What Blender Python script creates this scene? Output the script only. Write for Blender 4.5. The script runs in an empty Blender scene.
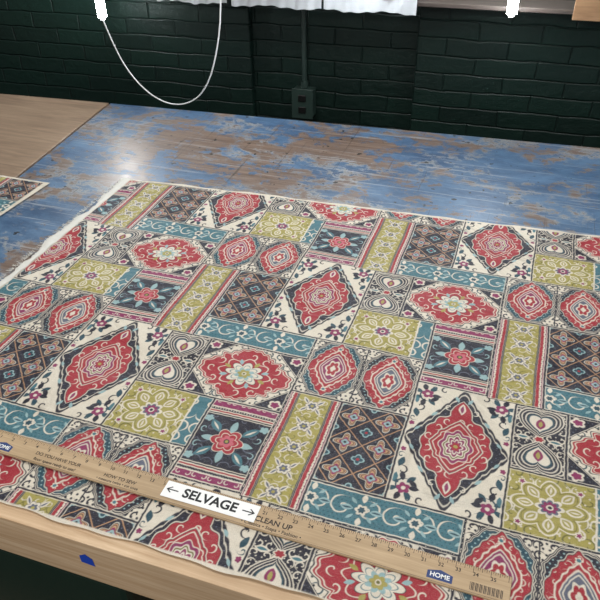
import bpy, math, numpy as np
from mathutils import Matrix, Vector
H=0.9      # camera height above the table top (m); layout below is given in multiples of H
TZ=0.85    # table top height
rng=np.random.default_rng(7)
def W(x,y,z=0): return (x*H,y*H,TZ+z*H)
def lin(c):
    c=np.array(c,float)/255
    return np.where(c<=.04045,c/12.92,((c+.055)/1.055)**2.4)
scene=bpy.context.scene
scene.view_settings.view_transform='Standard'
scene.view_settings.look='None'
def link(o,parent=None):
    scene.collection.objects.link(o)
    if parent: o.parent=parent
    return o
# ---------------------------------------------------------------- materials
def newmat(name):
    m=bpy.data.materials.new(name); m.use_nodes=True
    nt=m.node_tree; b=nt.nodes['Principled BSDF']
    return m,nt,b
def simple(name,rgb,rough=.6,metal=0,noise=.12,scale=20,bump=0.0):
    m,nt,b=newmat(name)
    tc=nt.nodes.new('ShaderNodeTexCoord'); n=nt.nodes.new('ShaderNodeTexNoise')
    n.inputs['Scale'].default_value=scale; n.inputs['Detail'].default_value=5
    nt.links.new(tc.outputs['Object'],n.inputs['Vector'])
    mx=nt.nodes.new('ShaderNodeMix'); mx.data_type='RGBA'
    l=lin(rgb)
    mx.inputs['A'].default_value=(*(l*(1-noise)),1); mx.inputs['B'].default_value=(*np.minimum(l*(1+noise),1),1)
    nt.links.new(n.outputs['Fac'],mx.inputs['Factor']); nt.links.new(mx.outputs['Result'],b.inputs['Base Color'])
    b.inputs['Roughness'].default_value=rough; b.inputs['Metallic'].default_value=metal
    if bump:
        bp=nt.nodes.new('ShaderNodeBump'); bp.inputs['Strength'].default_value=bump; bp.inputs['Distance'].default_value=.01
        nt.links.new(n.outputs['Fac'],bp.inputs['Height']); nt.links.new(bp.outputs['Normal'],b.inputs['Normal'])
    return m
def emis(name,rgb,s):
    m,nt,b=newmat(name)
    b.inputs['Base Color'].default_value=(.9,.9,.9,1)
    b.inputs['Emission Color'].default_value=(*rgb,1); b.inputs['Emission Strength'].default_value=s
    return m
class NB:
    def __init__(s,nt): s.nt=nt
    def n(s,t,**k):
        nd=s.nt.nodes.new(t)
        for a,v in k.items(): setattr(nd,a,v)
        return nd
    def link(s,a,b): s.nt.links.new(a,b)
    def noise(s,vec,scale,detail=6,rough=.6,dist=0,sc=(1,1,1),rot=0,loc=(0,0,0)):
        mp=s.n('ShaderNodeMapping'); mp.inputs['Scale'].default_value=sc; mp.inputs['Rotation'].default_value=(0,0,rot); mp.inputs['Location'].default_value=loc
        s.link(vec,mp.inputs['Vector'])
        n=s.n('ShaderNodeTexNoise'); n.inputs['Scale'].default_value=scale; n.inputs['Detail'].default_value=detail
        n.inputs['Roughness'].default_value=rough; n.inputs['Distortion'].default_value=dist
        s.link(mp.outputs[0],n.inputs['Vector']); return n.outputs['Fac']
    def ramp(s,fac,a,b):
        r=s.n('ShaderNodeMapRange'); r.inputs['From Min'].default_value=a; r.inputs['From Max'].default_value=b
        s.link(fac,r.inputs['Value']); return r.outputs['Result']
    def math(s,op,a,b=None):
        m=s.n('ShaderNodeMath',operation=op)
        for i,v in enumerate((a,b)):
            if v is None: continue
            if isinstance(v,(int,float)): m.inputs[i].default_value=v
            else: s.link(v,m.inputs[i])
        m.use_clamp=(op in('ADD','MULTIPLY')); return m.outputs[0]
    def mix(s,f,a,b):
        m=s.n('ShaderNodeMix'); m.data_type='RGBA'
        for k,v in (('Factor',f),('A',a),('B',b)):
            if isinstance(v,(int,float)): m.inputs[k].default_value=v
            elif isinstance(v,(tuple,list,np.ndarray)): m.inputs[k].default_value=(*[float(q) for q in v],1)
            else: s.link(v,m.inputs[k])
        return m.outputs['Result']
ROT=math.radians(4)
def worn_blue():
    m,nt,b=newmat('worn_blue_painted_plywood'); N=NB(nt)
    tc=N.n('ShaderNodeTexCoord').outputs['Object']
    big=N.noise(tc,1.6,3,.5,.6,(1,1.5,1),-ROT,(3.1,1.9,0))
    med=N.noise(tc,7,8,.7,.8,(.8,1.1,1),-ROT,(1,0,0))
    chip=N.noise(tc,34,7,.75,.4,(.7,1.0,1),-ROT,(1,4,0))
    s1=N.math('ADD',N.math('MULTIPLY',big,.26),N.math('MULTIPLY',med,.38))
    s1=N.math('ADD',s1,N.math('MULTIPLY',chip,.36))
    mask=N.ramp(s1,.484,.502)
    grain=N.noise(tc,14,8,.7,.6,(.35,6,1),-ROT,(5,0,0))
    brown=N.mix(N.ramp(grain,.3,.7),lin((82,66,58)),lin((136,116,102)))
    blue=N.mix(N.ramp(N.noise(tc,6,8,.75,.3,(.7,1.5,1),0,(2,2,2)),.38,.62),lin((46,74,106)),lin((86,116,146)))
    c=N.mix(mask,brown,blue)
    # whitish primer edges where the paint is half gone
    e=N.math('MULTIPLY',N.ramp(s1,.455,.480),N.ramp(s1,.515,.490))
    c=N.mix(N.math('MULTIPLY',N.math('MULTIPLY',e,.8),N.ramp(N.noise(tc,5,4,.6,0,(1,1,1),0,(6,1,1)),.45,.6)),c,lin((146,152,156)))
    for rot,sc_,lo,k in ((.25,(.10,5,1),(0,0,0),20),(-.6,(.10,5,1),(3,3,0),18),(1.3,(.10,5,1),(5,1,0),16),(.9,(.10,6,1),(1,8,0),22)):
        sc=N.ramp(N.noise(tc,k,3,.55,.5,sc_,rot,lo),.65,.68)
        c=N.mix(N.math('MULTIPLY',sc,.6),c,lin((160,162,164)))
    sc2=N.ramp(N.noise(tc,22,3,.6,.6,(5.0,.12,1),.5,(2,7,0)),.65,.69)
    c=N.mix(N.math('MULTIPLY',sc2,.6),c,lin((50,46,46)))
    sp=N.ramp(N.noise(tc,42,2,.5,0,(1,1,1)),.70,.72)
    c=N.mix(sp,c,lin((26,24,24)))
    N.link(c,b.inputs['Base Color'])
    rr=N.n('ShaderNodeMapRange'); rr.inputs['To Min'].default_value=.30; rr.inputs['To Max'].default_value=.65
    N.link(med,rr.inputs['Value']); N.link(rr.outputs['Result'],b.inputs['Roughness'])
    b.inputs['Specular IOR Level'].default_value=.45
    b.inputs['Coat Weight'].default_value=.5
    cr=N.n('ShaderNodeMapRange'); cr.inputs['From Min'].default_value=.35; cr.inputs['From Max'].default_value=.65; cr.inputs['To Min'].default_value=.30; cr.inputs['To Max'].default_value=.48
    N.link(chip,cr.inputs['Value']); N.link(cr.outputs['Result'],b.inputs['Coat Roughness'])
    bp=N.n('ShaderNodeBump'); bp.inputs['Strength'].default_value=.5; bp.inputs['Distance'].default_value=.004
    N.link(N.math('ADD',N.math('MULTIPLY',mask,.4),N.math('MULTIPLY',grain,.5)),bp.inputs['Height']); N.link(bp.outputs[0],b.inputs['Normal'])
    return m
def wood(name,c1,c2,sc=(.4,9,9),rough=.5,scale=10):
    m,nt,b=newmat(name); N=NB(nt)
    tc=N.n('ShaderNodeTexCoord').outputs['Object']
    g=N.noise(tc,scale,8,.65,.8,sc); k=N.noise(tc,3,4,.6,.5,(1,2,2),0,(4,4,4))
    c=N.mix(N.ramp(g,.32,.68),lin(c1),lin(c2)); c=N.mix(N.math('MULTIPLY',N.ramp(k,.45,.75),.35),c,lin(c1)*.6)
    N.link(c,b.inputs['Base Color']); b.inputs['Roughness'].default_value=rough
    bp=N.n('ShaderNodeBump'); bp.inputs['Strength'].default_value=.15; bp.inputs['Distance'].default_value=.003
    N.link(g,bp.inputs['Height']); N.link(bp.outputs[0],b.inputs['Normal'])
    return m
def brick(name):
    m,nt,b=newmat(name); N=NB(nt)
    tc=N.n('ShaderNodeTexCoord').outputs['Object']
    sep=N.n('ShaderNodeSeparateXYZ'); N.link(tc,sep.inputs[0])
    cb=N.n('ShaderNodeCombineXYZ'); N.link(sep.outputs['X'],cb.inputs['X']); N.link(sep.outputs['Z'],cb.inputs['Y'])
    wob=N.n('ShaderNodeTexNoise'); wob.inputs['Scale'].default_value=9; N.link(tc,wob.inputs['Vector'])
    va=N.n('ShaderNodeVectorMath',operation='MULTIPLY_ADD'); va.inputs[1].default_value=(.016,.016,0)
    N.link(wob.outputs['Color'],va.inputs[0]); N.link(cb.outputs[0],va.inputs[2])
    br=N.n('ShaderNodeTexBrick'); br.inputs['Scale'].default_value=1
    br.inputs['Brick Width'].default_value=.20; br.inputs['Row Height'].default_value=.058
    br.inputs['Mortar Size'].default_value=.0045; br.inputs['Mortar Smooth'].default_value=1.0
    br.inputs['Color1'].default_value=(*lin((12,35,29)),1); br.inputs['Color2'].default_value=(*lin((9,27,23)),1)
    br.inputs['Mortar'].default_value=(*lin((9,25,21)),1)
    N.link(va.outputs[0],br.inputs['Vector'])
    n=N.noise(tc,35,6,.6); n2=N.noise(tc,4,4,.6)
    c=N.mix(N.math('MULTIPLY',N.ramp(n2,.4,.7),.4),br.outputs['Color'],lin((18,40,33)))
    N.link(c,b.inputs['Base Color']); b.inputs['Roughness'].default_value=.48; b.inputs['Specular IOR Level'].default_value=.3
    h=N.math('SUBTRACT',N.math('MULTIPLY',n,.6),N.math('MULTIPLY',br.outputs['Fac'],.5))
    bp=N.n('ShaderNodeBump'); bp.inputs['Strength'].default_value=.7; bp.inputs['Distance'].default_value=.010
    N.link(h,bp.inputs['Height']); N.link(bp.outputs[0],b.inputs['Normal'])
    return m
# ---------------------------------------------------------------- mesh helpers
def mesh_obj(name,verts,faces,mat,parent=None,bevel=0):
    me=bpy.data.meshes.new(name); me.from_pydata([tuple(v) for v in verts],[],faces); me.update()
    if mat: me.materials.append(mat)
    o=bpy.data.objects.new(name,me); link(o,parent)
    if bevel:
        bm=o.modifiers.new('b','BEVEL'); bm.width=bevel; bm.segments=2
    return o
def prism(name,poly,z0,z1,mat,parent=None,bevel=0):
    n=len(poly); v=[(p[0],p[1],z0) for p in poly]+[(p[0],p[1],z1) for p in poly]
    f=[tuple(range(n))[::-1],tuple(range(n,2*n))]+[(i,(i+1)%n,n+(i+1)%n,n+i) for i in range(n)]
    return mesh_obj(name,v,f,mat,parent,bevel)
def box(name,x0,x1,y0,y1,z0,z1,mat,parent=None,bevel=0):
    return prism(name,[(x0,y0),(x1,y0),(x1,y1),(x0,y1)],z0,z1,mat,parent,bevel)
def tube(name,pts,r,mat,parent=None,res=8,smooth=True):
    cu=bpy.data.curves.new(name,'CURVE'); cu.dimensions='3D'; cu.bevel_depth=r; cu.bevel_resolution=res; cu.use_fill_caps=True
    if smooth and len(pts)>2:
        sp=cu.splines.new('NURBS'); sp.points.add(len(pts)-1); sp.order_u=4; sp.use_endpoint_u=True; cu.resolution_u=10
    else:
        sp=cu.splines.new('POLY'); sp.points.add(len(pts)-1)
    for p,q in zip(sp.points,pts): p.co=(*q,1)
    o=bpy.data.objects.new(name,cu)
    me=bpy.data.meshes.new_from_object(o); me.name=name
    me.materials.clear(); me.materials.append(mat)
    for p in me.polygons: p.use_smooth=True
    o2=bpy.data.objects.new(name,me); return link(o2,parent)
def text(name,s,size,loc,rz,mat,parent,bold=0,sx=1):
    cu=bpy.data.curves.new(name,'FONT'); cu.body=s; cu.size=size; cu.align_x='CENTER'; cu.align_y='CENTER'; cu.offset=bold
    cu.extrude=.0001
    o=bpy.data.objects.new(name,cu); me=bpy.data.meshes.new_from_object(o)
    me.materials.clear(); me.materials.append(mat)
    o2=bpy.data.objects.new(name,me); link(o2,parent); o2.location=loc; o2.rotation_euler=(0,0,rz); o2.scale=(sx,1,1); return o2
# ---------------------------------------------------------------- fabric print
C=dict(cream=(206,197,181),red=(150,32,46),navy=(22,23,40),yel=(152,142,74),teal=(58,104,115),mag=(126,34,82),
 tan=(180,138,102),lb=(136,164,166),grey=(86,90,106),dteal=(26,64,78),pink=(184,90,102),ol=(100,96,46))
C={k:lin(v) for k,v in C.items()}
AAW=.0016
def al(d,w=AAW): return np.clip(.5-d/w,0,1)
class P:
    def __init__(s,x,y,bg): s.x=x;s.y=y;s.c=np.tile(C[bg],(len(x),1))
    def put(s,a,col): s.c+= (C[col]-s.c)*a[:,None]
    def fill(s,d,col,m=None):
        a=al(d); 
        if m is not None: a=a*m
        s.put(a,col)
    def line(s,d,w,col,m=None): s.fill(np.abs(d)-w,col,m)
def ros(x,y,rx,ry,n,amp,ph=0):
    r=np.hypot(x/rx,y/ry); th=np.arctan2(y/ry,x/rx)
    return (r-(1-amp+amp*np.cos(n*th+ph)))*min(rx,ry)
def pet(x,y,rx,ry,n,amp,ph=0):
    r=np.hypot(x/rx,y/ry); th=np.arctan2(y/ry,x/rx)
    return (r-(1-amp+amp*np.abs(np.cos(n*th/2+ph))))*min(rx,ry)
def og(x,y,rx,ry,e=1.25,lob=0,n=16):
    q=((np.abs(x)/rx)**e+(np.abs(y)/ry)**e)**(1/e)
    return (q-1)*min(rx,ry)*.9+lob*np.cos(np.arctan2(y/ry,x/rx)*n)
def spir(x,y,cs,th,turns=2.2,ox=0,oy=0,rmax=.5):
    X=x+ox;Y=y+oy; ix=np.floor(X/cs); iy=np.floor(Y/cs)
    px=X-(ix+.5)*cs; py=Y-(iy+.5)*cs; sg=1-2*((ix+iy)%2)
    r=np.hypot(px,py)/cs; t=np.arctan2(py,px*sg)/(2*np.pi)
    ph=(t+r*turns+iy*.25)%1
    d=np.abs(ph-.5)*cs/turns-th
    return np.maximum(d,(r-rmax)*cs)
def dots(x,y,cs,r,ox=0,oy=0):
    X=x+ox;Y=y+oy; row=np.floor(Y/cs); X=X+(row%2)*cs/2
    px=X-(np.floor(X/cs)+.5)*cs; py=Y-(row+.5)*cs
    return np.hypot(px,py)-r
def leaf(x,y,cx,cy,ang,L,w):
    dx=x-cx;dy=y-cy;c=math.cos(ang);s=math.sin(ang)
    u=(dx*c+dy*s)/L; v=(-dx*s+dy*c)/w
    return (np.abs(v)+u*u-1)*w
def frame(x,y,w,h): return np.maximum(np.abs(x)-w/2,np.abs(y)-h/2)
def curlpair(p,x,y,cx,cy,r,th,col,sx=1,sy=1,turns=1.5):
    px=(x-cx)*sx;py=(y-cy)*sy; rr=np.hypot(px,py)/(2*r); t=np.arctan2(py,px)/(2*np.pi)
    ph=(t+rr*turns*1.0)%1; d=np.maximum(np.abs(ph-.5)*2*r/turns-th,(rr-.5)*2*r); p.fill(d,col)
def bA(x,y,w,h):
    p=P(x,y,'cream'); d=og(x,y,.0990,.1595,1.0)*.75; d=d-.002*np.abs(np.sin((np.abs(x)/.0985)*22))
    for sx in(-1,1):
        for sy in(-1,1):
            ax=x*sx;ay=y*sy
            curlpair(p,ax,ay,.074,.126,.021,.0018,'dteal'); curlpair(p,ax,ay,.084,.088,.013,.0017,'navy',-1,1); curlpair(p,ax,ay,.040,.147,.011,.0017,'navy',1,-1)
            curlpair(p,ax,ay,.091,.052,.008,.0015,'dteal'); curlpair(p,ax,ay,.060,.150,.008,.0015,'dteal')
            for k in range(7):
                a=k*.9+.4; p.fill(leaf(ax,ay,.076+.020*math.cos(a),.124+.024*math.sin(a),a,.011,.0055),'navy' if k%2 else 'dteal')
            p.fill(leaf(ax,ay,.088,.068,1.3,.013,.006),'dteal'); p.fill(leaf(ax,ay,.058,.115,2.3,.012,.0055),'navy'); p.fill(leaf(ax,ay,.093,.106,1.5,.011,.005),'teal')
            p.fill(pet(ax-.074,ay-.128,.013,.013,5,.3),'mag'); p.fill(np.hypot(ax-.074,ay-.128)-.004,'cream')
            p.fill(pet(ax-.091,ay-.036,.006,.006,5,.3),'mag')
    p.fill(d-.0025,'cream'); p.fill(d,'navy')
    p.fill(dots(x,y,.0125,.0012),'grey',al(d+.007)); p.line(d+.0050,.0008,'cream')
    m=ros(x,y,.066,.086,14,.035)
    m=np.minimum(m,leaf(x,y,0,.086,math.pi/2,.040,.020)); m=np.minimum(m,leaf(x,y,0,-.086,math.pi/2,.040,.020))
    p.fill(m-.0026,'cream'); p.fill(m-.0008,'navy'); p.fill(m,'red')
    for sy in(-1,1):
        Y=y*sy
        p.fill(leaf(x,Y,0,.104,math.pi/2,.016,.007),'cream'); p.fill(leaf(x,Y,0,.104,math.pi/2,.011,.0035),'mag')
        for s in(-1,1):
            curlpair(p,x*s,Y,.026,.103,.0095,.0012,'cream'); p.fill(leaf(x*s,Y,.013,.130,1.1,.009,.0035),'lb')
            p.fill(leaf(x*s,Y,.052,.075,-.9,.009,.0035),'lb'); p.fill(leaf(x*s,Y,.078,.026,-1.0,.008,.003),'lb')
    for k in range(14):
        a=(k+.5)*math.pi/7; cx,cy=.053*math.cos(a),.070*math.sin(a)
        curlpair(p,x,y,cx,cy,.0110,.0012,'cream',1 if k%2 else -1,1,1.4)
    m2=np.minimum(ros(x,y,.043,.056,10,.06),og(x,y,.048,.068,1.2)); p.fill(m2-.0028,'cream'); p.fill(m2-.001,'navy'); p.fill(m2,'red'); p.line(m2+.0045,.0009,'cream')
    m3=ros(x,y,.033,.045,8,.08); p.fill(m3-.0008,'cream'); p.fill(m3+.0008,'mag'); 
    m4=ros(x,y,.025,.035,8,.08); p.fill(m4-.0010,'cream'); p.fill(m4+.0010,'ol'); p.fill(m4+.0035,'cream')
    p.fill(pet(x,y,.019,.027,8,.35),'mag'); p.line(pet(x,y,.013,.019,8,.35),.0012,'cream')
    p.fill(pet(x,y,.009,.012,6,.3),'red'); p.fill(np.hypot(x,y)-.004,'yel')
    return p.c
def bB(x,y,w,h):
    p=P(x,y,'cream'); p.fill(spir(x,y,.029,.0015,1.7,.0145,0),'dteal'); p.fill(dots(x,y,.0145,.0024,.007,0),'navy')
    for sx in(-1,1):
        for sy in(-1,1):
            X=x*sx;Y=y*sy
            c=(X-.113)+(Y-.087); p.fill(-(c+.068),'navy'); p.line(c+.065,.001,'cream'); p.fill(dots(x,y,.009,.0012),'grey',al(-(c+.060)))
            p.fill(pet(X-.095,Y-.070,.015,.014,5,.3),'cream'); p.fill(pet(X-.095,Y-.070,.010,.009,5,.3),'mag')
    m=np.minimum(ros(x,y,.104,.080,4,.10),ros(x,y,.092,.072,8,.13)); th=np.arctan2(y,x); m=m+.0022*np.cos(24*th)
    p.fill(m-.0048,'cream'); p.line(m-.0036,.0011,'navy'); p.fill(m-.0015,'cream'); p.fill(m,'red')
    for k in range(12):
        a=k*math.pi/6; cx,cy=.074*math.cos(a),.057*math.sin(a)
        curlpair(p,x,y,cx,cy,.0125,.0013,'cream',1 if k%2 else -1,1,1.4)
    p.line(m+.004,.0009,'cream')
    r2=ros(x,y,.060,.047,8,.10); p.fill(r2-.0012,'cream'); p.fill(r2+.001,'red')
    for k in range(8):
        a=k*math.pi/4+.39; p.fill(leaf(x,y,.047*math.cos(a),.036*math.sin(a),a,.009,.0045),'yel' if k%2 else 'lb')
    f=pet(x,y,.043,.035,8,.38); p.fill(f-.0015,'navy'); p.fill(f,'cream'); p.line(pet(x,y,.032,.026,8,.38),.0009,'teal')
    p.fill(pet(x,y,.023,.019,8,.35,.8),'lb'); p.fill(pet(x,y,.015,.013,6,.3),'yel'); p.fill(np.hypot(x,y)-.005,'cream'); p.fill(np.hypot(x,y)-.003,'ol')
    return p.c
def bC(x,y,w,h):
    p=P(x,y,'yel'); xs=x+.018
    p.fill(spir(x,y,.031,.0015,1.7,.0,.0155),'ol'); p.fill(spir(x,y,.031,.0015,1.7,.0155,0),'cream'); p.fill(dots(x,y,.0155,.0018,.007),'cream')
    p.fill(-(x-.058),'teal'); p.fill(spir(x,y,.035,.0018,1.8,-.0755,0),'cream',al(-(x-.060))); p.line(x-.058,.0018,'cream')
    f=pet(xs,y,.066,.060,8,.28); p.fill(f-.001,'cream'); p.fill(f+.0022,'yel'); p.line(f+.006,.0007,'ol')
    for k in range(8):
        a=k*math.pi/4; p.fill(leaf(xs,y,.041*math.cos(a),.038*math.sin(a),a,.015,.0095),'cream'); p.fill(leaf(xs,y,.041*math.cos(a),.038*math.sin(a),a,.011,.006),'yel'); p.fill(leaf(xs,y,.041*math.cos(a),.038*math.sin(a),a,.008,.002),'cream')
    p.fill(pet(xs,y,.025,.023,8,.3),'cream'); p.fill(pet(xs,y,.019,.017,8,.3),'grey'); p.fill(pet(xs,y,.014,.013,8,.3),'mag'); p.fill(np.hypot(xs,y)-.006,'cream'); p.fill(np.hypot(xs,y)-.0035,'navy')
    for k in range(4):
        a=k*math.pi/2+math.pi/4; p.fill(ros(xs-.070*math.cos(a),y-.064*math.sin(a),.008,.008,5,.2),'cream'); p.fill(ros(xs-.070*math.cos(a),y-.064*math.sin(a),.005,.005,5,.2),'mag')
    return p.c
def bD(x,y,w,h):
    p=P(x,y,'cream'); hw=w/4; xx=np.where(x<0,x+hw,x-hw); left=(x<0).astype(float)
    p.fill(spir(x,y,.022,.0018,1.6,.011,0),'navy'); p.fill(dots(x,y,.011,.0024),'navy')
    o=np.maximum(np.abs(xx)-.0585,np.maximum(np.abs(y)-.087,(np.abs(xx)*1.15+np.abs(y)*.85-.104)))
    o=o+.0012*np.cos(np.arctan2(y,xx)*24)
    p.fill(o-.001,'navy'); p.fill(o+.0015,'cream'); p.line(o+.0042,.0013,'navy'); p.fill(o+.0068,'navy',1-left); p.fill(o+.0068,'dteal',left)
    p.fill(dots(x,y,.0085,.0016),'lb',al(o+.009)); 
    m=og(xx,y,.0535,.083,1.3,.0013,18)
    p.fill(m-.0018,'cream'); p.fill(m-.0006,'navy'); p.fill(m+.0005,'red')
    p.fill(spir(xx,y,.018,.0010,1.5,.009,.009),'cream',al(m+.003)*.85)
    m=og(xx,y,.038,.060,1.3,.001,14); p.fill(m-.001,'cream'); p.fill(m+.0015,'red'); 
    m=og(xx,y,.029,.047,1.3); p.fill(m-.0012,'cream'); p.fill(m+.0008,'grey'); p.fill(m+.0008,'mag',left); p.line(m+.0045,.0009,'cream')
    p.fill(ros(xx,y,.017,.028,6,.12),'cream'); p.fill(pet(xx,y,.013,.022,6,.3),'red'); p.fill(pet(xx,y,.006,.010,4,.3),'cream')
    for sy in(-1,1):
        p.fill(ros(xx,y-sy*.066,.007,.007,5,.2),'cream'); p.fill(np.hypot(xx,y-sy*.066)-.0035,'teal')
    p.line(x,.0014,'navy')
    return p.c
def bE(x,y,w,h):
    p=P(x,y,'cream')
    ay=np.abs(y)
    p.fill(np.abs(ay-.093)-.0075,'mag'); p.fill(spir(x,y,.016,.0011,1.4,0,.004),'cream',al(np.abs(ay-.093)-.006)*.9)
    p.fill(np.abs(ay-.0795)-.0028,'navy'); p.fill(dots(x,y,.0056,.0012,0,.001),'cream',al(np.abs(ay-.0795)-.002)); p.fill(np.abs(ay-.0725)-.0018,'red')
    p.fill(ay-.068,'navy'); p.line(ay-.064,.0009,'cream'); p.fill(spir(x,y,.030,.0010,1.8,.0,.015),'grey',al(ay-.060))
    for sx in(-1,1):
        for sy in(-1,1):
            a=math.atan2(sy,sx); p.fill(leaf(x,y,sx*.036,sy*.034,a,.020,.009),'teal'); p.fill(leaf(x,y,sx*.036,sy*.034,a,.013,.002),'cream')
            p.fill(pet(x-sx*.058,y-sy*.050,.010,.009,5,.3),'lb'); curlpair(p,x*sx,y*sy,.055,.022,.010,.0012,'lb')
    for a in(0,math.pi/2): 
        for s in(-1,1): p.fill(leaf(x,y,s*.038*math.cos(a),s*.038*math.sin(a),a,.016,.007),'lb')
    f=pet(x,y,.033,.031,6,.3); p.fill(f-.0015,'cream'); p.fill(f,'red'); p.line(pet(x,y,.023,.022,6,.3),.0009,'cream')
    p.fill(pet(x,y,.016,.015,6,.3,.7),'pink'); p.fill(np.hypot(x,y)-.006,'navy'); p.fill(np.hypot(x,y)-.0035,'yel')
    return p.c
def bF(x,y,w,h):
    p=P(x,y,'cream'); ax=np.abs(x)
    p.fill(np.abs(ax-.0515)-.0022,'mag'); p.fill(dots(x,y,.007,.0013),'navy',al(np.abs(ax-.047)-.003)); p.fill(np.abs(ax-.042)-.0034,'red'); p.fill(np.abs(ax-.0370)-.0012,'navy')
    p.fill(ax-.034,'yel'); p.line(ax-.0345,.001,'navy')
    p.fill(spir(x,y,.0235,.0012,1.6,.01175,.0),'cream',al(ax-.032)*.8); p.fill(spir(x,y,.0235,.0010,1.6,.0,.0117),'ol',al(ax-.032)*.8)
    yy=(y+1)%.057-.0285
    for s in(-1,1):
        for t in(-1,1): p.fill(leaf(x,yy,s*.015,t*.012,s*t*.9,.012,.0045),'cream'); p.fill(leaf(x,yy,s*.015,t*.012,s*t*.9,.008,.0018),'grey')
    f=pet(x,yy,.014,.014,6,.32); p.fill(f-.001,'navy'); p.fill(f,'cream'); p.fill(pet(x,yy,.009,.009,6,.3),'grey'); p.fill(np.hypot(x,yy)-.0035,'yel')
    return p.c
def bG(x,y,w,h):
    p=P(x,y,'teal'); p.fill(dots(x,y,.008,.0012),'dteal')
    p.fill(spir(x,y,.046,.0015,2.4,0,.023),'cream'); 
    xx=(x+1)%.092-.046
    for s in(-1,1):
        p.fill(leaf(xx,y,s*.026,0,0,.012,.006),'lb'); p.fill(leaf(xx,y,s*.026,0,0,.009,.002),'dteal'); p.fill(leaf(xx,y,0,s*.025,math.pi/2,.009,.005),'cream')
        for t in(-1,1): p.fill(leaf(xx,y,s*.017,t*.017,s*t*.8,.008,.003),'lb')
    p.fill(pet(xx,y,.012,.012,6,.3),'cream'); p.fill(pet(xx,y,.007,.007,6,.3),'dteal')
    p.line(np.abs(y)-.034,.0009,'cream')
    return p.c
def bH(x,y,w,h):
    p=P(x,y,'navy'); cw=.0675; ch=.070
    p.fill(dots(x,y,.0115,.0010),'grey')
    xx=(x+w/2)%cw-cw/2; yy=(y+h/2)%ch-ch/2
    p.line((np.abs(xx)/cw+np.abs(yy)/ch-.5)*.045,.0008,'tan')
    m=ros(xx,yy,.023,.024,4,.28); p.fill(m-.001,'cream'); p.fill(m+.0006,'navy'); p.fill(m+.0022,'tan'); p.line(m+.0055,.0009,'navy')
    p.fill(ros(xx,yy,.012,.013,4,.2),'mag'); p.fill(pet(xx,yy,.008,.008,4,.3),'lb'); p.fill(np.hypot(xx,yy)-.003,'navy')
    x2=(x+w/2+cw/2)%cw-cw/2; y2=(y+h/2+ch/2)%ch-ch/2
    f=pet(x2,y2,.013,.013,4,.35); p.fill(f,'lb'); p.fill(f+.003,'dteal'); p.fill(np.hypot(x2,y2)-.003,'red')
    return p.c
def bI(x,y,w,h):
    p=P(x,y,'navy'); p.fill(spir(x,y,.020,.0012,1.7,.010,0),'cream'); p.fill(dots(x,y,.010,.0012),'cream')
    for sy in(-1,1):
        X=x/.041; Y=(y*sy-.040)/.037
        hrt=(np.sqrt(X*X+(Y*1.05-.62*np.sqrt(np.abs(X)+1e-6)+.1)**2)-1)*.034
        p.fill(hrt-.0020,'cream'); p.fill(hrt,'navy'); p.line(hrt+.004,.0009,'cream'); p.fill(dots(x,y,.006,.0010),'grey',al(hrt+.006)); p.line(hrt+.010,.0010,'cream'); p.fill(hrt+.013,'dteal'); p.fill(hrt+.016,'cream')
        p.fill(leaf(x,y,0,sy*.042,math.pi/2,.015,.009),'mag'); p.fill(leaf(x,y,0,sy*.042,math.pi/2,.009,.004),'yel')
    p.fill(pet(x,y,.012,.010,6,.3),'cream'); p.fill(pet(x,y,.009,.007,6,.3),'red')
    for s in (-1,1): p.fill(leaf(x,y,s*.03,0,0,.014,.006),'cream'); p.fill(leaf(x,y,s*.03,0,0,.010,.003),'teal')
    return p.c
# (x0,x1,y0,y1) of each patch relative to the big medallion
BL=[(-.1,.1,-.16,.16,bA),(-.235,-.1,-.16,.05,bH),(-.345,-.235,-.235,.05,bF),(-.235,.041,-.235,-.16,bG),(-.345,-.1,.05,.229,bD),
    (.286,.427,-.229,-.02,bE),(.2,.427,-.02,.154,bB),(.1,.2,-.02,.154,bI),(.1,.286,-.16,-.02,bC)]
PX,PY=.7724,.3892; AX,AY=-.0218,.9515
def paint(x,y,ax=AX,ay=AY):
    wx=.0003*np.sin(y*310+2*np.sin(x*170))+.0008*np.sin(y*31+x*13); wy_=.0003*np.sin(x*290+2*np.sin(y*190))+.0008*np.sin(x*27-y*17)
    x=x+wx; y=y+wy_
    X=x-ax; Y=y-ay; col=np.tile(C['cream'],(len(x),1)); 
    for x0,x1,y0,y1,fn in BL:
        j=np.floor((Y-y0)/PY); ly=Y-j*PY-y0; lx=(X-j*PX/2-x0)%PX
        w=x1-x0;h=y1-y0; m=(lx<w)&(ly<h)
        if not m.any(): continue
        cx=lx[m]-w/2; cy=ly[m]-h/2
        c=fn(cx,cy,w,h)
        d=frame(cx,cy,w,h)
        a=al(np.abs(d+.0030)-.0009)[:,None]*.85; c=c*(1-a)+C['cream']*a
        a=al(-(d+.0018))[:,None]; c=c*(1-a)+C['navy']*a
        col[m]=c
    return col
def weave(x,y,c):
    n=len(x); g=rng.normal(0,.06,n)
    sl=np.sin(y*2600+3*np.sin(x*40))*.03+np.sin(x*1900+2*np.sin(y*60))*.03
    f=(np.clip(rng.normal(.0,.05,n),0,.3))[:,None]
    c=c*(1-f)+C['cream']*f
    c=c*(1+(g+sl)[:,None])+.004
    return np.clip(c,0,1)
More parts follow.
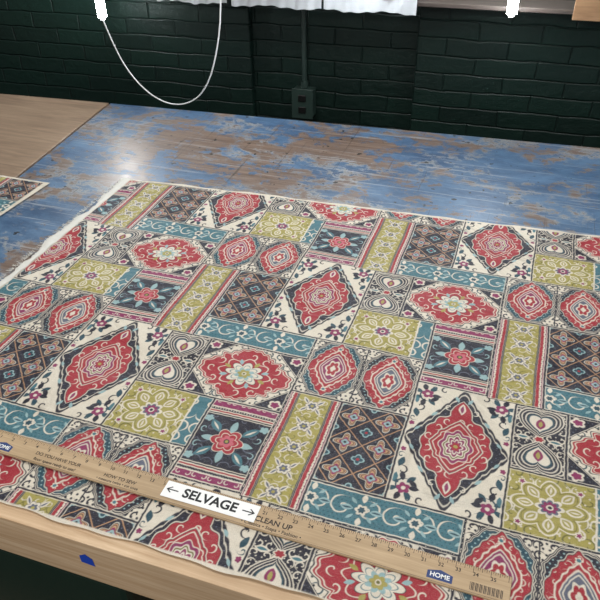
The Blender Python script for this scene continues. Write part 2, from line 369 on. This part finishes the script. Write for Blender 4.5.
def fabric_mat():
    m,nt,b=newmat('printed_cotton'); N=NB(nt)
    at=N.n('ShaderNodeAttribute'); at.attribute_name='Col'
    tc=N.n('ShaderNodeTexCoord').outputs['Object']
    n=N.noise(tc,260,3,.6,0,(.6,4,1)); n1=N.noise(tc,260,3,.6,0,(4,.6,1))
    s=N.math('ADD',N.math('MULTIPLY',n,.5),N.math('MULTIPLY',n1,.5))
    hs=N.mix(N.math('MULTIPLY',N.ramp(s,.56,.70),.15),at.outputs['Color'],(.62,.59,.54))
    N.link(hs,b.inputs['Base Color']); b.inputs['Roughness'].default_value=.6
    b.inputs['Specular IOR Level'].default_value=.3
    crease=N.noise(tc,3.2,4,.55,1.5,(1,1.6,1),.5)
    bp=N.n('ShaderNodeBump'); bp.inputs['Strength'].default_value=.45; bp.inputs['Distance'].default_value=.0009
    N.link(s,bp.inputs['Height'])
    bp2=N.n('ShaderNodeBump'); bp2.inputs['Strength'].default_value=1.0; bp2.inputs['Distance'].default_value=.04
    N.link(crease,bp2.inputs['Height']); N.link(bp.outputs[0],bp2.inputs['Normal']); N.link(bp2.outputs[0],b.inputs['Normal'])
    return m
FM=fabric_mat()
def ripple(x,y):
    z=.0012*np.sin(x*5+y*3)+.0010*np.sin(y*9-x*4+1)+.0006*np.sin(x*17+y*11)
    return z
def cloth_grid(name,nx,ny,fx,fy,col,z0,parent=None,amp=1):
    s,t=np.meshgrid(np.linspace(0,1,nx),np.linspace(0,1,ny))
    s=s.ravel();t=t.ravel(); x=fx(s,t); y=fy(s,t,x)
    c=weave(x,y,col(x,y)); z=z0+amp*(ripple(x,y)+.0028)
    co=np.stack([x*H,y*H,TZ+z*H],1).astype(np.float32)
    idx=np.arange(nx*ny).reshape(ny,nx)
    q=np.stack([idx[:-1,:-1],idx[:-1,1:],idx[1:,1:],idx[1:,:-1]],-1).reshape(-1,4).astype(np.int32)
    me=bpy.data.meshes.new(name); me.vertices.add(len(co)); me.vertices.foreach_set('co',co.ravel())
    me.loops.add(q.size); me.loops.foreach_set('vertex_index',q.ravel())
    me.polygons.add(len(q)); me.polygons.foreach_set('loop_start',np.arange(0,q.size,4,dtype=np.int32))
    try: me.polygons.foreach_set('loop_total',np.full(len(q),4,dtype=np.int32))
    except Exception: pass
    me.update(calc_edges=True)
    ca=me.color_attributes.new('Col','FLOAT_COLOR','POINT')
    ca.data.foreach_set('color',np.concatenate([c,np.ones((len(c),1))],1).astype(np.float32).ravel())
    me.shade_smooth()
    me.materials.append(FM); o=bpy.data.objects.new(name,me); return link(o,parent)
X0,X1=-1.198,.60
def yfar(x): return 1.848+.054*x
def edgew(x): return .0025*np.sin(x*23)+.0015*np.sin(x*61)
def main_col(x,y):
    c=paint(x,y)
    a=al((yfar(x)-y)-.009,.004)[:,None]; c=c*(1-a)+C['cream']*a
    a=al((x-X0)-.006,.003)[:,None]; c=c*(1-a)+C['cream']*a
    a=al((y-.573)-.005,.003)[:,None]; c=c*(1-a)+C['cream']*a
    return c
fab=cloth_grid('patchwork_print_fabric',1700,1250,lambda s,t:X0+(X1-X0)*s,
   lambda s,t,x:.573+edgew(x)+(yfar(x)-.573)*(t*.75+t*t*.25),main_col,.0015)
# frayed cut edge: cream strip + loose threads
cream_m=simple('frayed_cream_thread',(208,206,198),.8,noise=.1,scale=60)
v=[];f=[]; n=260
for i in range(n+1):
    y=.60+(yfar(X0)-.60)*i/n; wob=.022+.006*math.sin(y*19)+.004*math.sin(y*47)+float(rng.uniform(-.003,.003))
    for k in range(5):
        u=k/4; v.append(W(X0+.004-u*wob,y,.004+.003*math.sin(u*3.1)+.001*math.sin(y*90+k)))
for i in range(n):
    for k in range(4):
        a=i*5+k; f.append((a,a+5,a+6,a+1))
fr=mesh_obj('frayed_edge',v,f,cream_m,fab)
v=[];f=[]
for i in range(420):
    y=float(rng.uniform(.6,yfar(X0)-.005)); L=float(rng.uniform(.008,.022)); a=float(rng.uniform(-.7,.7)); b0=len(v)
    x=X0-.018; w=.0007
    for k in range(4):
        u=k/3; px=x-L*u*math.cos(a); py=y+L*u*math.sin(a)+.003*math.sin(u*4+i); z=.005-.003*u
        v+= [W(px,py-w,z),W(px,py+w,z)]
    for k in range(3): q=b0+2*k; f.append((q,q+1,q+3,q+2))
mesh_obj('loose_threads',v,f,cream_m,fab)
# second scrap of fabric on the left
def scrap_col(x,y):
    c=paint(x,y,-1.335,1.70)
    a=al(np.minimum(np.minimum(y-1.405,1.675-y),-1.448-x)-.004,.004)[:,None]; return c*(1-a)+C['cream']*a
sc=cloth_grid('patchwork_print_fabric',420,260,lambda s,t:-1.95+.507*s+.012*t*s,
   lambda s,t,x:1.40+.28*t,scrap_col,.0015)
# ---------------------------------------------------------------- tables
blue=worn_blue(); ply=wood('bare_plywood',(120,100,84),(158,136,114),(.5,6,1),.42,9)
front=wood('pine_board',(186,152,116),(220,192,158),(.5,10,14),.5,8)
tab=bpy.data.objects.new('worktable',None); link(tab)
P2=lambda L:[(a*H,b*H) for a,b in L]
prism('table_top',P2([(-1.443,.582),(1.0,.582),(1.0,2.552),(-1.638,2.391)]),TZ-.019,TZ,blue,tab,.0015)
box('top_edging',-1.443*H,1.0*H,.5535*H-.004,.5815*H,TZ-.019,TZ,front,tab,.001)
box('apron_front',-1.43*H,1.0*H,.5535*H,.5535*H+.038,TZ-.105,TZ-.0195,front,tab,.002)
box('apron_back',-1.55*H,1.0*H,2.33*H,2.33*H+.038,TZ-.105,TZ-.0195,front,tab,.002)
for x in(-1.40,.9):
    for y in(.62,2.28): box('leg',x*H-.045,x*H+.045,y*H-.045,y*H+.045,0,TZ-.0195,front,tab,.003)
box('lower_shelf',-1.42*H,.98*H,.60*H,2.3*H,.28,.30,ply,tab,.002)
tab2=bpy.data.objects.new('worktable',None); link(tab2)
prism('table_top',P2([(-3.2,.60),(-1.453,.60),(-1.646,2.390),(-3.2,2.275)]),TZ-.019,TZ+.0005,ply,tab2,.0015)
for x in(-3.1,-1.72):
    for y in(.70,2.1): box('leg',x*H-.045,x*H+.045,y*H-.045,y*H+.045,0,TZ-.0195,front,tab2,.003)
tape=simple('blue_masking_tape',(30,70,180),.5)
mesh_obj('masking_tape',[( -.597*H,.5535*H-.0006,TZ-.060),(-.570*H,.5535*H-.0006,TZ-.062),(-.572*H,.5535*H-.0006,TZ-.044),(-.585*H,.5535*H-.0006,TZ-.036),(-.598*H,.5535*H-.0006,TZ-.044)],[(0,1,2,3,4)],tape,tab)
bin_=bpy.data.objects.new('storage_bin',None); link(bin_)
bm=simple('dark_green_plastic',(20,44,34),.45)
bx0,bx1,by0,by1=-1.2*H,-.62*H,.66*H,1.15*H
box('body',bx0,bx1,by0,by1,.3005,.56,bm,bin_,.015); box('lid',bx0-.01,bx1+.01,by0-.01,by1+.01,.5605,.585,bm,bin_,.008)
# ---------------------------------------------------------------- yardstick + label
ymat=wood('yardstick_wood',(162,136,102),(190,164,130),(.6,16,1),.5,10); ink=simple('printed_ink',(44,32,26),.6); 
lblue=simple('blue_ink',(40,60,110),.5); white=simple('white_paper',(236,236,234),.6,noise=.02)
xa,ya,xb,yb=-.890,.6905,.103,.677
L=math.hypot(xb-xa,yb-ya)*H; ang=math.atan2(yb-ya,xb-xa)
ys=bpy.data.objects.new('yardstick',None); link(ys); ys.location=W((xa+xb)/2,(ya+yb)/2,.0062); ys.rotation_euler=(0,0,ang)
hw=.0248*H; T=.004
st=box('stick',-L/2,L/2,-hw,hw,0,T,ymat,ys,.0012)
v=[];f=[]
def rect(x0,x1,y0,y1):
    b=len(v); v.extend([(x0,y0,T+.00012),(x1,y0,T+.00012),(x1,y1,T+.00012),(x0,y1,T+.00012)]); f.append((b,b+1,b+2,b+3))
nt_=36*8
for i in range(nt_+1):
    x=-L/2+.004+(L-.008)*i/nt_; l=.010 if i%8==0 else .0065 if i%4==0 else .0045 if i%2==0 else .003
    rect(x-.00035,x+.00035,hw-.001-l,hw-.001)
for k in range(24):
    x=.392+k*.0019; rect(x,x+(.0012 if k%3 else .0006),-.017,-.004)
rect(-L/2+.002,L/2-.002,-hw+.0015,-hw+.002)
mesh_obj('graduations',v,f,ink,ys)
for i in range(1,36):
    x=-L/2+.004+(L-.008)*i/36
    text('number','%d'%i,.0085,(x+.004,hw-.0135,T+.0001),0,ink,ys,.0001)
text('slogan','CLEAN UP',.013,(.096,-.004,T+.0001),0,ink,ys,.0003)
text('slogan_small','• Classics • Steps • Fashion •',.0085,(.096,-.0150,T+.0001),0,ink,ys,.0001)
text('slogan','DO YOU HAVE YOUR',.009,(-.29,-.003,T+.0001),0,ink,ys,.0001)
text('slogan_small','floor space ready to use?',.008,(-.29,-.0145,T+.0001),0,ink,ys,.0001)
text('slogan','HOW TO SEW',.009,(-.17,-.006,T+.0001),0,ink,ys,.0001)
text('slogan_small','• measure twice • cut once',.007,(-.17,-.0150,T+.0001),0,ink,ys,.0001)
for xx in(-L/2+.050,.350):
    text('logo_text','HOME',.010,(xx,-.010,T+.0002),0,white,ys,.0002)
    p=mesh_obj('logo_house',[(xx-.018,-.017,T+.00006),(xx+.018,-.017,T+.00006),(xx+.018,-.005,T+.00006),(xx,.000,T+.00006),(xx-.018,-.005,T+.00006)],[(0,1,2,3,4)],lblue,ys)
lab=bpy.data.objects.new('selvage_label',None); link(lab); lab.location=W(-.4075,.6860,.0062+.0046/H*1.0); lab.rotation_euler=(0,0,ang+.004)
box('paper',-.0800,.0800,-.0155,.0155,.0,.0004,white,lab)
blk=simple('black_marker',(18,18,20),.6)
text('lettering','SELVAGE',.0235,(0,0,.0006),0,blk,lab,.0007,1.0)
for s in(-1,1):
    x=s*.074
    mesh_obj('arrow',[(s*.055,-.0010,.0006),(x,-.0010,.0006),(x,.0010,.0006),(s*.055,.0010,.0006),(x+s*.002,0,.0007),(x-s*.006,.006,.0007),(x-s*.008,.0052,.0007),(x-s*.001,0,.0007),(x-s*.008,-.0052,.0007),(x-s*.006,-.006,.0007)],
      [(0,1,2,3),(4,5,6,7),(4,7,8,9)],blk,lab)
# ---------------------------------------------------------------- room
br=brick('green_painted_brick')
wy=lambda x:2.79+.061*x
def wallpt(x,off): return (x*H,(wy(x)-off)*H)
def wallbox(name,x0,x1,off0,off1,z0,z1,mat,parent=None,bev=0):
    a=wallpt(x0,off1);b=wallpt(x1,off1);c=wallpt(x1,off0);d=wallpt(x0,off0)
    return prism(name,[a,b,c,d],z0,z1,mat,parent,bev)
wallbox('wall_back',-4.2,1.8,-.12,0,0,3.0,br)
wallbox('pillar',-.455,.95,.0005,.055,0,2.9,br,None,.006)
wallbox('pillar',-4.0,-1.13,.0005,.035,0,2.9,br,None,.006)
box('floor',-4.2*H,1.8*H,-1.6*H,2.95*H,-.05,0,simple('floor_concrete',(52,48,46),.7,noise=.3,scale=4))
# ledge with plastic wrapped bundles
led=wood('ledge_wood',(44,38,34),(66,56,50),(.5,6,6),.6)
wallbox('wall_ledge',-1.75,.55,.056,.20,TZ+.412*H,TZ+.427*H,led,None,.002)
plast=simple('white_plastic_wrap',(176,180,184),.35,noise=.2,scale=14,bump=.6)
def bundle(x0,x1,seed):
    nu,nv=40,24; vs=[];fs=[]
    for i in range(nu+1):
        u=i/nu
        for k in range(nv):
            a=2*math.pi*k/nv; e=min(1,(u*(1-u)*24)**.4) if 0<u<1 else 0
            rr=(.070+.007*math.sin(u*17+a*3+seed)+.005*math.sin(a*7+u*31))*e
            x=x0+(x1-x0)*u; y=wy(x)-.145+rr*math.cos(a)*1.0; z=.455+rr*math.sin(a)*(.85)
            if math.sin(a)<0: z=max(z,.4285)
            vs.append(W(x,y,z))
    for i in range(nu):
        for k in range(nv): fs.append((i*nv+k,i*nv+(k+1)%nv,(i+1)*nv+(k+1)%nv,(i+1)*nv+k))
    o=mesh_obj('plastic_wrapped_bundle',vs,fs,plast)
    for p in o.data.polygons: p.use_smooth=True
    vs=[];fs=[]; nu=60
    for i in range(nu+1):
        u=i/nu; x=x0+(x1-x0)*u
        dr=.392-.004*math.sin(u*9+seed)-.002*math.sin(u*37)
        for k in range(7):
            w=k/6; z=.45*(1-w)+(dr-.004)*w; y=wy(x)-.214-.003*math.sin(u*23+w*2)-.001*math.sin(u*60)
            vs.append(W(x,y,z))
    for i in range(nu):
        for k in range(6): a=i*7+k; fs.append((a,a+1,a+8,a+7))
    o2=mesh_obj('loose_wrap',vs,fs,plast,o)
    for p in o2.data.polygons: p.use_smooth=True
bundle(-1.12,-.78,1); bundle(-.77,-.44,5); bundle(-1.42,-1.14,9)
tanb=wood('tan_board',(120,90,62),(150,118,86),(.5,6,6),.6)
wallbox('wooden_board',.075,.30,.201,.215,TZ+.398*H,TZ+.55*H,tanb,None,.002)
# conduit and box
met=simple('green_painted_metal',(40,56,51),.4,noise=.15)
ob=bpy.data.objects.new('outlet_box',None); link(ob)
bx=-.905
def ow(x,off,z): return (x*H,(wy(x)-off)*H,TZ+z*H)
wallbox('box_body',bx-.042,bx+.042,.0005,.055,TZ-.084*H,TZ+.034*H,met,ob,.004)
wallbox('cover_plate',bx-.045,bx+.045,.0555,.059,TZ-.088*H,TZ+.038*H,met,ob,.002)
blackp=simple('black_plastic',(15,15,15),.4)
for z in(-.05,.0): wallbox('receptacle',bx-.016,bx+.016,.0592,.064,TZ+(z-.014)*H,TZ+(z+.014)*H,blackp,ob,.003)
tube('conduit',[ow(bx,.027,.034),ow(bx,.027,.4),ow(bx,.027,1.9)],.009,met,ob,smooth=False)
tube('conduit_coupling',[ow(bx,.027,.036),ow(bx,.027,.062)],.014,met,ob,smooth=False)
# hanging LED tubes
glow=emis('led_tube_glow',(.93,.97,1),85); cap=simple('white_cap_plastic',(225,225,225),.4)
def led_tube(x,y,z,L=.75,cord=None):
    e=bpy.data.objects.new('hanging_led_tube',None); link(e)
    tube('tube',[W(x,y,z+.0),W(x,y,z+L)],.0150,glow,e,smooth=False)
    tube('cap_bottom',[W(x,y,z-.010),W(x,y,z+.0)],.009,cap,e,smooth=False)
    tube('cap_top',[W(x,y,z+L),W(x,y,z+L+.03)],.0155,cap,e,smooth=False)
    tube('suspension_wire',[W(x,y,z+L+.03),W(x,y,2.3)],.0012,blackp,e,smooth=False)
    if cord: tube('power_cord',cord,.0024,cap,e)
    return e
led_tube(-1.648,2.45,.322,cord=[W(-1.648,2.45,.311),W(-1.642,2.47,.25),W(-1.61,2.47,.138),W(-1.50,2.47,.015),W(-1.37,2.47,-.022),W(-1.235,2.46,.05),W(-1.170,2.46,.227),W(-1.137,2.46,.394),W(-1.13,2.45,.6),W(-1.14,2.45,1.3)])
led_tube(-.117,2.5,.425)
led_tube(-.62,2.43,.50)  # unseen extra tube above the frame, added for glare on the table top
# overhead shop lights (out of frame), then an added front fill
def area(name,x,y,z,sx,sy,e,rot=(0,0,0),col=(1,.99,.96)):
    l=bpy.data.lights.new(name,'AREA'); l.shape='RECTANGLE'; l.size=sx; l.size_y=sy; l.energy=e; l.color=col
    o=bpy.data.objects.new(name,l); link(o); o.location=W(x,y,z); o.rotation_euler=rot; return o
area('front_fill_light',-.3,1.0,1.75,1.8,.25,11)
area('front_fill_light',-1.4,1.6,1.75,.25,1.6,6)
area('front_fill_light',.7,1.3,1.75,.25,1.6,7)
area('front_fill_light',-.7,-1.2,1.75,1.8,.25,30,(math.radians(35),0,0))  # fill added behind the camera to brighten the table's front apron
w=bpy.data.worlds.new('World'); scene.world=w; w.use_nodes=True
w.node_tree.nodes['Background'].inputs[0].default_value=(.95,.97,1,1); w.node_tree.nodes['Background'].inputs[1].default_value=.16
# ---------------------------------------------------------------- camera
R=np.array([[.9473,.1789,-.2655],[.3200,-.5549,.7679],[-.0099,-.8124,-.5829]])  # rows: world axes in cam(right,down,fwd)
U,_,Vt=np.linalg.svd(R); R=U@Vt
right,down,fwd=R[:,0],R[:,1],R[:,2]
M=Matrix.Identity(4)
for i in range(3): M[i][0]=right[i]; M[i][1]=-down[i]; M[i][2]=-fwd[i]
M.translation=Vector((0,0,TZ+H))
cd=bpy.data.cameras.new('camera'); cam=bpy.data.objects.new('camera',cd); link(cam); cam.matrix_world=M
cd.sensor_width=36; cd.lens=696/600*36; cd.clip_start=.01
scene.camera=cam
